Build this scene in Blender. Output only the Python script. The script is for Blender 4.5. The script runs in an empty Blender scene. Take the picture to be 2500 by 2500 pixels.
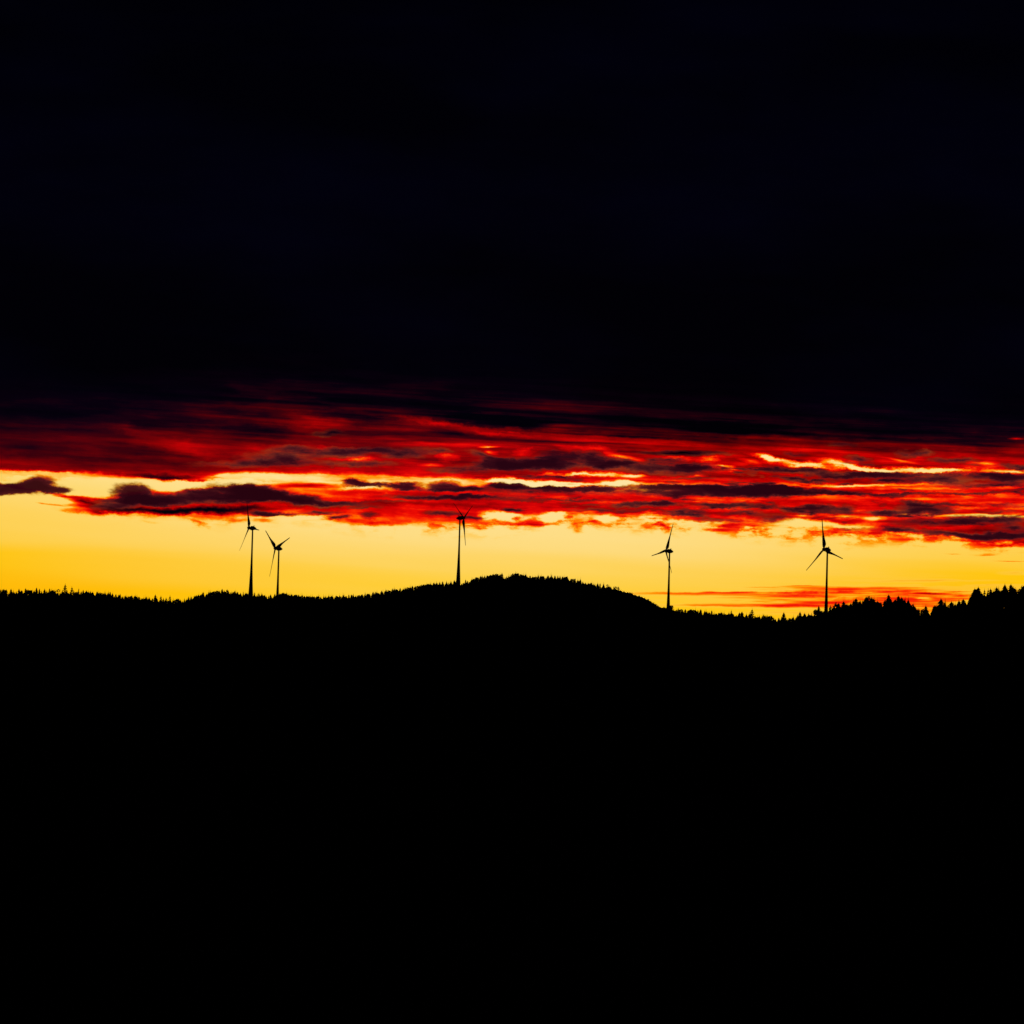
import bpy, bmesh, math, random
import numpy as np
from mathutils import Vector, Matrix
random.seed(7); rng = np.random.default_rng(11)
SC = bpy.context.scene; COL = SC.collection
R = math.radians

# ------------------------------------------------------------------ camera
F = 1250 / math.tan(R(10.0))                 # focal length in photo pixels (2500 wide)
ROLL, HORIZON = R(1.5), 1560.0
PITCH = math.atan((HORIZON - 1250) / F)
EYE = 1.7
fwd = Vector((0, math.cos(PITCH), math.sin(PITCH)))
rt0 = Vector((1, 0, 0)); up0 = rt0.cross(fwd)
crt = rt0 * math.cos(ROLL) + up0 * math.sin(ROLL)
cup = up0 * math.cos(ROLL) - rt0 * math.sin(ROLL)
cd = bpy.data.cameras.new('camera'); cam = bpy.data.objects.new('camera', cd); COL.objects.link(cam)
cd.sensor_width = 36; cd.lens = 18 / math.tan(R(10.0)); cd.clip_start = 0.5; cd.clip_end = 90000
mw = Matrix.Identity(4)
for i in range(3):
    mw[i][0] = crt[i]; mw[i][1] = cup[i]; mw[i][2] = -fwd[i]
mw[2][3] = EYE
cam.matrix_world = mw
SC.camera = cam
SC.render.resolution_x = SC.render.resolution_y = 1024

def azel(X, Y):
    d = fwd * F + crt * (X - 1250) - cup * (Y - 1250)
    d.normalize()
    return math.atan2(d.x, d.y), math.asin(d.z)
def UV(X, Y):
    a, e = azel(X, Y); return a * F, -e * F

# ------------------------------------------------------------------ colour management
SC.view_settings.view_transform = 'Standard'; SC.view_settings.look = 'None'
SC.view_settings.exposure = 0; SC.view_settings.gamma = 1; SC.view_settings.use_curve_mapping = False
def lin(c):
    out = []
    for v in c:
        v = v / 255.0
        out.append(v / 12.92 if v <= 0.04045 else ((v + 0.055) / 1.055) ** 2.4)
    return (*out, 1.0)

# ------------------------------------------------------------------ sky (world)
class G:
    """small helper around a node tree"""
    def __init__(s, nt): s.nt = nt
    def n(s, t, **k):
        q = s.nt.nodes.new(t)
        for a, v in k.items(): setattr(q, a, v)
        return q
    def link(s, v, sock):
        if isinstance(v, bpy.types.NodeSocket): s.nt.links.new(v, sock)
        else: sock.default_value = v
    def m(s, op, a, b=0.0, c=None, clamp=False):
        q = s.n('ShaderNodeMath', operation=op, use_clamp=clamp)
        s.link(a, q.inputs[0]); s.link(b, q.inputs[1])
        if c is not None: s.link(c, q.inputs[2])
        return q.outputs[0]
    def v(s, op, a, b=None, c=None):
        q = s.n('ShaderNodeVectorMath', operation=op)
        s.link(a, q.inputs[0])
        if b is not None: s.link(b, q.inputs[1])
        if c is not None: s.link(c, q.inputs[2])
        return q.outputs[0]
    def ramp(s, fac, stops, interp='LINEAR'):
        q = s.n('ShaderNodeValToRGB'); q.color_ramp.interpolation = interp
        e = q.color_ramp.elements
        while len(e) < len(stops): e.new(0.5)
        for i, (p, c) in enumerate(stops):
            e[i].position = p; e[i].color = c if isinstance(c, tuple) else (c, c, c, 1)
        s.link(fac, q.inputs[0]); return q.outputs[0]
    def maprange(s, x, a, b, c=0.0, d=1.0, kind='LINEAR'):
        q = s.n('ShaderNodeMapRange', interpolation_type=kind, clamp=True)
        s.link(x, q.inputs[0])
        for i, v in enumerate((a, b, c, d)): s.link(v, q.inputs[i + 1])
        return q.outputs[0]
    def mix(s, f, a, b, mode='MIX'):
        q = s.n('ShaderNodeMix', data_type='RGBA', blend_type=mode)
        s.link(f, q.inputs[0]); s.link(a, q.inputs[6]); s.link(b, q.inputs[7]); return q.outputs[2]
    def noise(s, vec, scale, detail=4.0, rough=0.55, lac=2.0, col=False):
        q = s.n('ShaderNodeTexNoise', noise_dimensions='3D')
        s.link(vec, q.inputs['Vector']); q.inputs['Scale'].default_value = scale
        q.inputs['Detail'].default_value = detail; q.inputs['Roughness'].default_value = rough
        q.inputs['Lacunarity'].default_value = lac
        return q.outputs[1 if col else 0]

W = bpy.data.worlds.new('World'); SC.world = W; W.use_nodes = True
W.node_tree.nodes.clear(); g = G(W.node_tree)
dirv = g.n('ShaderNodeTexCoord').outputs['Generated']
sp = g.n('ShaderNodeSeparateXYZ'); g.link(dirv, sp.inputs[0])
dx, dy, dz = sp.outputs
U0 = g.m('MULTIPLY', g.m('ARCTAN2', dx, dy), F)
V0 = g.m('MULTIPLY', g.m('ARCSINE', dz), -F)

def scaled(ax, az_, off=(0, 0, 0), tilt=0.0):
    # direction scaled so that features are 'ax' pixels wide and 'az_' pixels tall
    zz = g.m('MULTIPLY_ADD', dx, tilt, dz)
    c = g.n('ShaderNodeCombineXYZ')
    g.link(g.m('MULTIPLY_ADD', dx, F / ax, off[0]), c.inputs[0])
    g.link(g.m('MULTIPLY_ADD', dy, F / ax, off[1]), c.inputs[1])
    g.link(g.m('MULTIPLY_ADD', zz, F / az_, off[2]), c.inputs[2])
    return c.outputs[0]
half = (0.5, 0.5, 0.5)
puff = g.v('SUBTRACT', g.noise(scaled(64, 34), 1, 6, 0.66, col=True), half)          # ragged cumulus edges
wisp = g.v('SUBTRACT', g.noise(scaled(190, 46, (3, 1, 7)), 1, 3, 0.55, col=True), half)   # long wavy edges
comb = g.n('ShaderNodeCombineXYZ'); g.link(U0, comb.inputs[0]); g.link(V0, comb.inputs[1])
base = comb.outputs[0]
Pw = g.v('MULTIPLY_ADD', puff, (64, 30, 0), g.v('MULTIPLY_ADD', wisp, (50, 9, 0), base))
Ps = g.v('MULTIPLY_ADD', puff, (40, 8, 0), g.v('MULTIPLY_ADD', wisp, (60, 7, 0), base))
Pe = g.v('MULTIPLY_ADD', puff, (84, 34, 0), g.v('MULTIPLY_ADD', wisp, (70, 14, 0), base))
se = g.n('ShaderNodeSeparateXYZ'); g.link(g.v('MULTIPLY_ADD', puff, (30, 22, 0), g.v('MULTIPLY_ADD', wisp, (50, 16, 0), base)), se.inputs[0]); Vw = se.outputs[1]

ULO, UHI, VLO, VHI = -2600.0, 2600.0, -760.0, 160.0
un = g.maprange(U0, ULO, UHI)
def line(pts):
    q = g.n('ShaderNodeFloatCurve'); c = q.mapping.curves[0]
    P = [UV(X, Y) for X, Y in pts]
    P = [(ULO, P[0][1])] + P + [(UHI, P[-1][1])]
    while len(c.points) < len(P): c.points.new(0.5, 0.5)
    for i, (u, v) in enumerate(P):
        c.points[i].location = ((u - ULO) / (UHI - ULO), (v - VLO) / (VHI - VLO))
    q.mapping.update(); g.link(un, q.inputs['Value'])
    return g.m('MULTIPLY_ADD', q.outputs[0], VHI - VLO, VLO)
A = line([(0, 1147), (200, 1152), (330, 1160), (450, 1166), (600, 1153), (800, 1154), (1000, 1160), (1200, 1168), (1400, 1176), (1700, 1180), (2100, 1184), (2500, 1180)])
B = line([(0, 1214), (130, 1216), (240, 1248), (400, 1262), (600, 1268), (760, 1256), (860, 1274), (1000, 1280), (1180, 1282), (1300, 1268), (1450, 1262), (1600, 1270), (1800, 1286), (2000, 1300), (2200, 1306), (2350, 1314), (2500, 1328)])
C = line([(0, 1012), (250, 1016), (450, 1002), (700, 984), (900, 992), (1250, 1012), (1500, 1030), (1800, 1042), (2100, 1054), (2500, 1064)])
w1 = g.m('MINIMUM', g.m('DIVIDE', g.m('SUBTRACT', Vw, A), g.m('SUBTRACT', A, C)), 0.0)
w2 = g.m('DIVIDE', g.m('SUBTRACT', Vw, A), g.m('SUBTRACT', B, A), clamp=True)
w3 = g.m('MAXIMUM', g.m('DIVIDE', g.m('SUBTRACT', Vw, B), 200.0), 0.0)
w = g.m('ADD', g.m('ADD', w1, w2), w3)
# cloud thickness against the band coordinate: 0 clear, .5 glowing red, 1 nearly black
wr = g.maprange(w, -1.8, 1.4)
P_ = lambda x: (x + 1.8) / 3.2
prof = g.ramp(wr, [(P_(-1.8), 1.0), (P_(-1.45), .985), (P_(-1.1), .92), (P_(-.9), .82), (P_(-.7), .71), (P_(-.5), .62), (P_(-.12), .57),
                   (P_(-.03), .50), (P_(.05), .10), (P_(.24), .12), (P_(.36), .42), (P_(.6), .50), (P_(.84), .46), (P_(.96), .26), (P_(1.05), .04), (P_(1.3), 0.0)])
st5 = g.m('SUBTRACT', g.noise(scaled(800, 10, (4, 6, 3), .03), 1, 3, .5), 0.5)
inband = g.m('MULTIPLY', g.maprange(w, 1.22, 1.0), g.maprange(w, -1.75, -.9))   # streaks fade out in the clear strip and in the deck
st1 = g.m('SUBTRACT', g.noise(scaled(620, 34, (5, 2, 3), .035), 1, 5, 0.52), 0.5)
st2 = g.m('SUBTRACT', g.noise(scaled(190, 24, (9, 4, 1), .02), 1, 5, 0.58), 0.5)
st3 = g.m('SUBTRACT', g.noise(scaled(80, 34, (4, 7, 6), -.01), 1, 5, 0.62), 0.5)
st = g.m('MULTIPLY', g.m('MULTIPLY_ADD', g.m('MULTIPLY', st3, g.maprange(w, -.5, .3, .12, .34)), 1.0, g.m('MULTIPLY_ADD', st1, .48, g.m('MULTIPLY', st2, .42))), inband)
gapfill = g.ramp(wr, [(P_(-.05), 0.0), (P_(.05), .44), (P_(.7), .44), (P_(.9), 0.0)])      # the bright gap closes towards the right
prof = g.m('MAXIMUM', prof, g.m('MULTIPLY', gapfill, g.maprange(U0, 300, 520)))
s0 = g.m('MULTIPLY_ADD', st, g.maprange(U0, -1250, -500, .5, 1.0), prof)
s0 = g.m('MULTIPLY_ADD', g.m('MULTIPLY', st5, g.maprange(U0, -900, 100, .1, .42)), g.m('MULTIPLY', inband, g.maprange(w, .9, -.3, .35, 1.0)), s0)

brk = g.m('SUBTRACT', g.noise(scaled(120, 15, (2, 6, 8), .01), 1, 5, .62), .5)                # breaks up the bright slits on the right
s0 = g.m('MULTIPLY_ADD', brk, g.m('MULTIPLY', g.m('MULTIPLY', inband, g.maprange(w, -.8, -.45)), g.maprange(U0, -300, 350, 0, .62)), s0)
low = g.noise(scaled(330, 13, (7, 7, 2), -.012), 1, 4, .55)                               # thin streaks low over the right hills
vl0, vl1, vl2, vl3 = (UV(2100, y)[1] for y in (1388, 1440, 1490, 1540))
lowg = g.m('MULTIPLY', g.m('MULTIPLY', g.maprange(V0, vl0, vl1), g.maprange(V0, vl3, vl2)), g.maprange(U0, 250, 760))
s0 = g.m('MULTIPLY_ADD', g.m('MAXIMUM', g.m('MULTIPLY_ADD', low, 1.15, -.46), 0.0), lowg, s0)
fr = g.noise(scaled(70, 30, (1, 9, 4)), 1, 5, .62)                                         # ragged orange fringe under the belt
frg = g.m('MULTIPLY', g.m('MULTIPLY', g.maprange(w, .88, .98), g.maprange(w, 1.24, 1.04)), g.maprange(U0, -500, 0, .4, 1.0))
s0 = g.m('MULTIPLY_ADD', g.m('MINIMUM', g.m('MAXIMUM', g.m('MULTIPLY_ADD', fr, 1.7, -.74), 0.0), .24), frg, s0)
cl = g.noise(scaled(100, 17, (6, 3, 9), -.01), 1, 5, .6)                                 # small dark cloudlets strewn through the belt
clg = g.m('MULTIPLY', g.m('MULTIPLY', g.maprange(w, -.6, -.25), g.maprange(w, 1.0, .75)), g.maprange(U0, -400, 300))
d0 = g.m('MULTIPLY', g.m('MAXIMUM', g.m('MULTIPLY_ADD', cl, 4.0, -2.25), 0.0), clg)

Z1 = (0, 900, .33126); Z2 = (620, 900, .33126); Z3 = (1240, 900, .33126); Z4 = (1860, 1000, .33126)
Z5 = (1600, 1370, .21739); Z6 = (1880, 1370, .21739); Z7 = (2200, 1350, .15528)
def place(data, grow=False):
    out = []
    for z, L in data:
        for l in L:
            x, y, rx, ry, amp = l[:5]; rot = l[5] if len(l) > 5 else 0.0
            u, v = UV(z[0] + x * z[2], z[1] + y * z[2])
            if z in (Z5, Z6, Z7) and amp > 0: amp *= .62
            k = 1.2 if (grow and amp < .95) else 1.0
            out.append((u, v, rx * z[2] * k, ry * z[2] * k, amp, R(rot) - ROLL))
    return out
def lobes(g, vec, data, acc, lo, hi, thin=None):
    for u, v, rx, ry, amp, rot in data:
        if u + rx < lo - 110 or u - rx > hi + 110: continue       # out of this slab's reach
        mp = g.n('ShaderNodeMapping', vector_type='TEXTURE')
        g.link(thin if thin is not None and ry < 8 else vec, mp.inputs[0])
        mp.inputs[1].default_value = (u + (lo % 977) * 1e-4, v, 0);   # a hair apart per slab, or Cycles merges the nodes and runs out of stack
        mp.inputs[2].default_value = (0, 0, rot); mp.inputs[3].default_value = (rx, ry, 1)
        gr = g.n('ShaderNodeTexGradient', gradient_type='SPHERICAL'); g.link(mp.outputs[0], gr.inputs[0])
        acc = g.m('MULTIPLY_ADD', gr.outputs['Fac'], amp, acc)
    return acc
S_LOBES = [
 (Z1, [(200, 560, 1300, 300, .20), (1500, 600, 1100, 260, .16), (0, 735, 1900, 40, .14), (1330, 560, 420, 60, -.15, 4), (1450, 620, 300, 40, -.12, 6), (100, 900, 800, 110, -.62), (650, 890, 500, 90, -.5), (1100, 875, 500, 60, -.45), (1600, 850, 500, 36, -.4), (0, 960, 500, 60, -.4),
       (980, 450, 260, 50, -.10, 14), (1300, 800, 420, 26, .42, 4), (900, 790, 420, 24, .3, 2), (1500, 830, 200, 16, .3),
       (600, 975, 260, 22, .44, 12), (760, 1050, 420, 40, .42, 2), (1150, 1050, 500, 36, .5), (1600, 1040, 520, 44, .55), (500, 935, 500, 20, .42, 8),
       (300, 990, 200, 14, .42, 6), (200, 940, 380, 14, .42), (620, 1010, 300, 20, .30, 4), (1430, 1140, 130, 30, .24, 20), (1150, 1135, 70, 16, .15), (1720, 1125, 110, 24, .2),
       (60, 1000, 420, 60, -.2, 4), (120, 830, 500, 40, -.3), (1700, 700, 340, 40, -.10, -4), (1820, 660, 120, 50, -.08, 20), (1880, 170, 300, 50, -.03, 20)]),
 (Z2, [(900, 480, 1500, 260, .10), (430, 400, 340, 90, -.14, 10), (300, 620, 420, 50, -.14, 8), (850, 440, 500, 24, -.12, 2), (1400, 400, 560, 26, -.20, 6), (1750, 470, 420, 26, -.2, 6), (300, 210, 700, 40, -.05, 8),
       (100, 480, 420, 90, .10), (700, 350, 500, 50, .08, 6), (1750, 380, 500, 60, .18, 4), (1500, 480, 260, 20, .16, 4), (1300, 540, 500, 16, .14, 2), (560, 480, 130, 30, .2),
       (1300, 560, 500, 24, -.12), (520, 600, 80, 44, -.30), (770, 665, 150, 40, -.30, 22), (1715, 578, 110, 11, -.5), (1740, 615, 90, 20, -.36, 10), (1430, 650, 100, 40, -.25, 10), (1310, 712, 110, 20, -.25),
       (250, 700, 600, 36, -.16, 3), (1100, 1000, 900, 26, .14), (800, 880, 900, 30, -.12), (450, 910, 800, 80, -.22), (400, 860, 420, 24, .34), (1100, 900, 900, 30, .2), (1800, 900, 500, 40, .2), (1800, 1078, 170, 50, -.42, 8), (1880, 1100, 160, 40, -.2),
       (400, 1100, 160, 20, -.2), (900, 1145, 170, 24, .30), (1000, 1120, 700, 20, .1), (1740, 1090, 80, 50, -.2), (60, 1120, 110, 20, .2), (300, 1030, 600, 24, .12)]),
 (Z3, [(700, 450, 900, 50, .08, 3), (100, 420, 330, 60, .22), (1600, 450, 700, 60, .16, 3), (900, 560, 900, 60, -.10, 3), (900, 500, 900, 14, .12, 3), (550, 545, 600, 10, .14, 2),
       (1330, 622, 380, 24, .40), (550, 784, 380, 26, -.62), (120, 836, 300, 40, -.75, 3), (370, 850, 220, 22, -.62), (850, 846, 150, 34, -.80), (930, 792, 110, 18, -.48), (1400, 790, 100, 15, -.36),
       (620, 600, 300, 32, -.26, 9), (860, 655, 220, 24, -.34, 10), (1260, 668, 160, 26, -.42), (1480, 665, 100, 36, -.40), (1570, 728, 140, 30, -.52, 10), (1800, 680, 130, 20, -.30, 10),
       (1900, 650, 100, 36, -.44, 14), (1900, 735, 140, 26, -.36), (1200, 800, 800, 30, -.12), (140, 620, 120, 40, -.26), (1700, 790, 500, 22, .14),
       (200, 1130, 260, 40, .22), (150, 1150, 200, 14, .2), (500, 1130, 100, 70, .30, 40), (620, 1110, 130, 50, .26), (900, 1100, 220, 30, .1), (1150, 1160, 110, 40, .28, 30), (1100, 1000, 900, 70, .06),
       (340, 1090, 150, 40, -.34), (790, 1110, 120, 34, -.30), (1050, 1100, 80, 40, -.25), (1400, 1110, 250, 40, .12), (1700, 1150, 300, 24, .2), (1550, 1190, 130, 18, .2), (40, 1085, 90, 20, -.3), (300, 1095, 450, 50, -.24), (1000, 1100, 520, 50, -.20), (1600, 1125, 500, 50, -.22)]),
 (Z4, [(300, 170, 1400, 60, .06), (300, 290, 700, 40, -.10), (1500, 280, 700, 50, .10, 2), (1000, 350, 900, 30, .04), (60, 355, 200, 24, -.44, 12), (210, 395, 260, 34, -.50, 9), (400, 416, 220, 38, -.52, 6),
       (600, 405, 240, 36, -.46, 8), (760, 435, 280, 32, -.40, 8), (920, 440, 330, 32, -.44, 3), (1170, 453, 350, 34, -.46), (1420, 462, 400, 30, -.50), (1850, 452, 240, 24, -.60), (1660, 400, 180, 18, -.32, 4), (1000, 375, 200, 12, -.22, 12),
       (1880, 217, 90, 10, -.38), (1150, 350, 90, 24, -.15), (1040, 770, 150, 18, -.44, 8), (850, 805, 110, 20, -.38), (1210, 780, 90, 24, -.32), (1480, 735, 180, 24, -.36), (1520, 778, 260, 18, -.44), (1780, 785, 300, 18, -.46, 3),
       (260, 825, 340, 40, -.30, 4), (620, 860, 400, 40, -.32, 3), (600, 790, 130, 20, -.26), (320, 780, 120, 18, -.24), (100, 650, 700, 26, -.10), (700, 600, 900, 18, .16), (700, 560, 700, 14, -.16), (1400, 580, 900, 16, -.12), (1300, 660, 600, 20, -.12),
       (1500, 860, 700, 24, -.08), (1500, 900, 900, 50, .16), (200, 855, 520, 60, -.2), (1750, 1000, 320, 24, .26), (1250, 960, 400, 24, .18), (1650, 1070, 200, 14, .16), (1430, 1062, 100, 7, .12), (1800, 1118, 260, 9, .15)]),
 (Z5, [(250, 362, 1150, 36, .48), (650, 352, 400, 18, .22), (940, 350, 260, 16, .30), (1150, 293, 240, 12, .26), (1600, 372, 620, 40, .20), (1650, 276, 420, 12, .24), (480, 328, 260, 10, .14), (-60, 435, 200, 16, .2),
       (500, 497, 1100, 28, .36), (1500, 497, 700, 28, .24), (1750, 470, 320, 34, .30), (1130, 460, 180, 14, .16), (1430, 435, 160, 10, .16), (900, 445, 90, 10, .1)]),
 (Z6, [(700, 425, 2000, 190, .26), (1500, 480, 900, 160, .12), (-300, 420, 1300, 110, .10), (900, 370, 1000, 60, .10), (1800, 600, 500, 90, .14), (800, 344, 160, 12, .28), (860, 362, 380, 10, .14), (1300, 350, 160, 12, .28), (1500, 345, 120, 10, .2), (1780, 366, 300, 18, .30), (1700, 470, 560, 80, .18), (900, 305, 700, 14, .14), (1500, 216, 700, 22, .16),
       (1090, 264, 110, 8, .12), (900, 440, 500, 40, .26), (1400, 420, 500, 60, .16), (1700, 430, 130, 20, -.2)]),
 (Z7, [(1720, 318, 420, 50, .26), (1700, 132, 380, 14, .2), (1400, 42, 360, 14, .14), (800, 12, 130, 10, .12), (1200, 512, 380, 26, .28), (1650, 530, 420, 50, .22), (900, 437, 800, 26, .17), (800, 612, 320, 16, .34), (420, 646, 330, 16, .26),
       (760, 700, 700, 90, .16), (900, 670, 200, 24, .16), (250, 735, 120, 12, .2), (300, 710, 150, 18, -.26), (260, 500, 200, 16, .14), (850, 755, 200, 14, .26)]),
]
D_LOBES = [
 (Z1, [(190, 884, 360, 62, 1.1), (290, 846, 140, 66, 1.0), (420, 892, 150, 28, .7), (0, 893, 230, 48, .8),
       (950, 915, 190, 96, 1.1), (1040, 930, 150, 70, .7), (1010, 982, 380, 46, 1.0), (830, 1022, 180, 28, .8), (1200, 966, 300, 42, .9), (1420, 918, 190, 40, .8), (1650, 888, 220, 44, .9), (1600, 960, 460, 44, 1.0), (1860, 905, 190, 60, .8), (1900, 950, 320, 40, .9)]),
 (Z2, [(90, 905, 190, 56, .7), (200, 945, 360, 50, .9, 9), (500, 992, 420, 20, .75, 3), (360, 965, 240, 30, .4),
       (750, 842, 140, 40, .95), (900, 860, 280, 20, .8, 6), (1120, 865, 140, 34, .95), (1380, 860, 140, 52, 1.0), (1560, 882, 150, 32, .95), (1450, 888, 300, 18, .6), (1850, 864, 200, 30, .95),
       (200, 660, 330, 60, .8), (1080, 625, 230, 44, .9), (1850, 695, 240, 52, .9), (1390, 606, 180, 26, .6, 6), (620, 620, 230, 40, .8), (1640, 742, 360, 34, .6), (860, 600, 200, 26, .8), (1700, 640, 170, 34, .8, 14), (700, 700, 380, 26, .6), (300, 590, 220, 30, .6), (560, 480, 160, 26, .6), (-100, 700, 400, 30, .6),
       (40, 1075, 140, 24, .8), (500, 1053, 150, 22, .8), (250, 1072, 240, 18, .6), (640, 1095, 90, 22, .7), (855, 1083, 90, 24, .6), (1320, 1062, 120, 22, .6), (1350, 947, 420, 20, .8), (1640, 1103, 110, 16, .7), (1450, 1080, 90, 20, .4), (1700, 945, 420, 20, .5), (900, 985, 360, 12, .4), (800, 1030, 160, 10, .5), (1900, 1040, 80, 18, .5)]),
 (Z3, [(150, 705, 400, 60, 1.0), (370, 655, 140, 56, .9), (570, 650, 130, 44, .9, 8), (760, 692, 180, 44, .8), (1050, 735, 560, 52, 1.0, 3), (1180, 680, 180, 24, .6), (1320, 622, 380, 20, .7), (1390, 728, 190, 34, .8), (440, 710, 400, 30, .6),
       (620, 880, 280, 22, .8), (1500, 874, 640, 30, 1.0, 1), (1400, 910, 760, 46, 1.0), (1850, 905, 420, 50, .8), (50, 872, 140, 24, .9), (290, 874, 130, 18, .8), (350, 895, 620, 34, .55), (1100, 872, 260, 20, .8),
       (860, 1002, 150, 22, .8), (1060, 1006, 170, 26, .8), (1190, 1000, 120, 22, .7), (1450, 1012, 170, 26, .7), (1700, 1010, 220, 26, .7), (600, 1004, 100, 14, .6), (700, 1042, 300, 16, .5), (1290, 1070, 180, 20, .65), (1750, 1060, 220, 20, .5),
       (1440, 1115, 150, 22, .45), (350, 795, 230, 14, .5), (1350, 805, 350, 12, .4), (1000, 1050, 200, 12, .4), (30, 1045, 90, 18, .6), (350, 965, 500, 12, .5)]),
 (Z4, [(200, 455, 370, 36, 1.0, 3), (640, 478, 280, 30, .9), (920, 480, 280, 28, .8), (1350, 497, 340, 34, .75), (1720, 486, 150, 34, .9), (1890, 500, 180, 40, .9), (930, 518, 100, 15, .95), (1300, 530, 480, 24, .65), (400, 522, 240, 14, .6), (255, 508, 60, 8, .7),
       (200, 600, 480, 38, 1.0, 2), (700, 622, 560, 16, .7, 2), (1500, 618, 700, 10, .6), (1700, 555, 440, 20, .6), (50, 573, 160, 16, .8), (640, 545, 60, 9, .7),
       (390, 736, 220, 30, .9), (610, 728, 90, 30, .6), (1100, 690, 130, 22, .7, 10), (1250, 708, 280, 18, .7), (905, 770, 120, 28, .75), (1100, 755, 190, 48, .7), (1300, 745, 220, 26, .55), (1700, 812, 440, 46, .95, 2), (1250, 832, 330, 34, .65),
       (1000, 885, 180, 26, .8), (1450, 918, 520, 34, 1.0, 3), (1780, 935, 330, 40, .8), (1870, 872, 170, 26, .7), (100, 800, 190, 36, .45), (700, 357, 110, 24, .6, 8), (1060, 330, 90, 34, .7), (1210, 326, 100, 28, .7), (1430, 375, 200, 20, .6), (1870, 415, 160, 20, .7, 5),
       (230, 325, 90, 20, .4), (600, 252, 180, 22, .4), (60, 715, 150, 24, .5), (1700, 710, 300, 16, .4), (600, 760, 500, 14, .35), (650, 880, 200, 14, .35), (1750, 750, 200, 18, .4)]),
]
SL, DL = place(S_LOBES), place(D_LOBES, True)
dn = g.m('SUBTRACT', g.noise(scaled(80, 24, (2, 8, 5)), 1, 6, 0.66), 0.5)

# clear sky behind the clouds: pale straw above, saturated yellow near the hills, deeper away from the sun
warp = g.m('MULTIPLY_ADD', g.m('SUBTRACT', g.noise(scaled(900, 60, (1, 1, 2), .04), 1, 2, .4), 0.5), 90, V0)
vc = g.maprange(warp, -430, -80)
mid = g.ramp(vc, [(0, lin((255, 232, 168))), (.30, lin((254, 226, 150))), (.60, lin((254, 217, 120))), (.78, lin((254, 209, 80))), (1, lin((255, 202, 20)))])
side = g.ramp(vc, [(0, lin((255, 224, 140))), (.30, lin((254, 214, 104))), (.60, lin((254, 205, 66))), (.72, lin((255, 197, 6))), (1, lin((255, 184, 0)))])
away = g.m('ABSOLUTE', g.m('ADD', U0, 60.0))
clear = g.mix(g.maprange(away, 150, 1350, kind='SMOOTHSTEP'), mid, side)
west = g.maprange(away, 2000, 6500, kind='SMOOTHSTEP')   # the glow belongs to the west only
nish = g.n('ShaderNodeTexSky', sky_type='NISHITA'); nish.sun_disc = False
nish.sun_elevation = R(-1.0); nish.sun_rotation = R(0.0)
dim = g.v('SCALE', nish.outputs[0]); dim.node.inputs['Scale'].default_value = 0.05 * 0.004   # what filters through the dark deck
DARK = (0, 0, 4)
dn0 = g.noise(scaled(900, 260, (8, 8, 8), .03), 1, 4, .55)                                  # slow unevenness of the overcast deck
deck = g.v('ADD', dim, g.mix(g.maprange(dn0, .38, .68), (0, 0, 0, 1), (*[v * .9 for v in lin((1, 1, 8))[:3]], 1)))

def closure(col):
    q = g.n('ShaderNodeBackground'); g.link(g.v('ADD', g.mix(west, col, lin(DARK)), deck), q.inputs[0]); q.inputs[1].default_value = 1.0
    return q.outputs[0]
def slab(lo, hi):
    # the slab's lobes sit in a node group of their own (quick to build, evaluated only inside the slab)
    grp = bpy.data.node_groups.new('cloud_slab', 'ShaderNodeTree'); gi = G(grp)
    for nm, ty in (('Pe', 'NodeSocketVector'), ('Pw', 'NodeSocketVector'), ('Ps', 'NodeSocketVector'), ('s0', 'NodeSocketFloat'), ('d0', 'NodeSocketFloat')):
        grp.interface.new_socket(nm, in_out='INPUT', socket_type=ty)
    for nm in ('s', 'd'): grp.interface.new_socket(nm, in_out='OUTPUT', socket_type='NodeSocketFloat')
    ni = gi.n('NodeGroupInput'); no_ = gi.n('NodeGroupOutput'); I = ni.outputs
    gi.link(lobes(gi, I[1], DL, I[4], lo, hi), no_.inputs[1])
    gi.link(lobes(gi, I[0], SL, I[3], lo, hi, I[2]), no_.inputs[0])
    gn = g.n('ShaderNodeGroup'); gn.node_tree = grp
    for i, v_ in enumerate((Pe, Pw, Ps, s0, d0)): g.link(v_, gn.inputs[i])
    d = gn.outputs[1]
    s = g.m('MAXIMUM', gn.outputs[0], 0.0)
    s = g.m('MAXIMUM', s, g.m('MINIMUM', g.m('ADD', s, g.m('MINIMUM', g.m('MULTIPLY', g.m('MAXIMUM', d, 0.0), .5), .32)), .62))
    glow = g.ramp(s, [(0, lin((255, 214, 110))), (.13, lin((255, 196, 60))), (.21, lin((255, 160, 6))), (.29, lin((255, 104, 0))), (.36, lin((255, 52, 0))), (.43, lin((240, 12, 0))),
                      (.52, lin((204, 0, 0))), (.61, lin((156, 0, 0))), (.70, lin((112, 0, 2))), (.80, lin((62, 0, 6))), (.88, lin((26, 0, 10))), (.94, lin((6, 0, 8))), (1.0, lin(DARK))])
    col = g.mix(g.maprange(s, .02, .24, kind='SMOOTHSTEP'), clear, glow)
    dd = g.m('MULTIPLY_ADD', dn, g.maprange(d, 0.02, .3, 0, 1.25), d)
    alpha = g.maprange(dd, .02, .66, kind='SMOOTHSTEP')
    pcol = g.ramp(g.m('MULTIPLY', g.m('MULTIPLY_ADD', st2, 1.5, g.m('MULTIPLY_ADD', st3, .9, dd)), .6), [(.05, lin((146, 62, 30))), (.16, lin((106, 38, 28))), (.29, lin((76, 24, 26))), (.46, lin((48, 9, 19))), (.75, lin((26, 3, 14)))])
    col = g.mix(g.m('MULTIPLY', alpha, g.maprange(s, .95, .7, 0, .97)), col, pcol)
    return closure(col)
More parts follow.
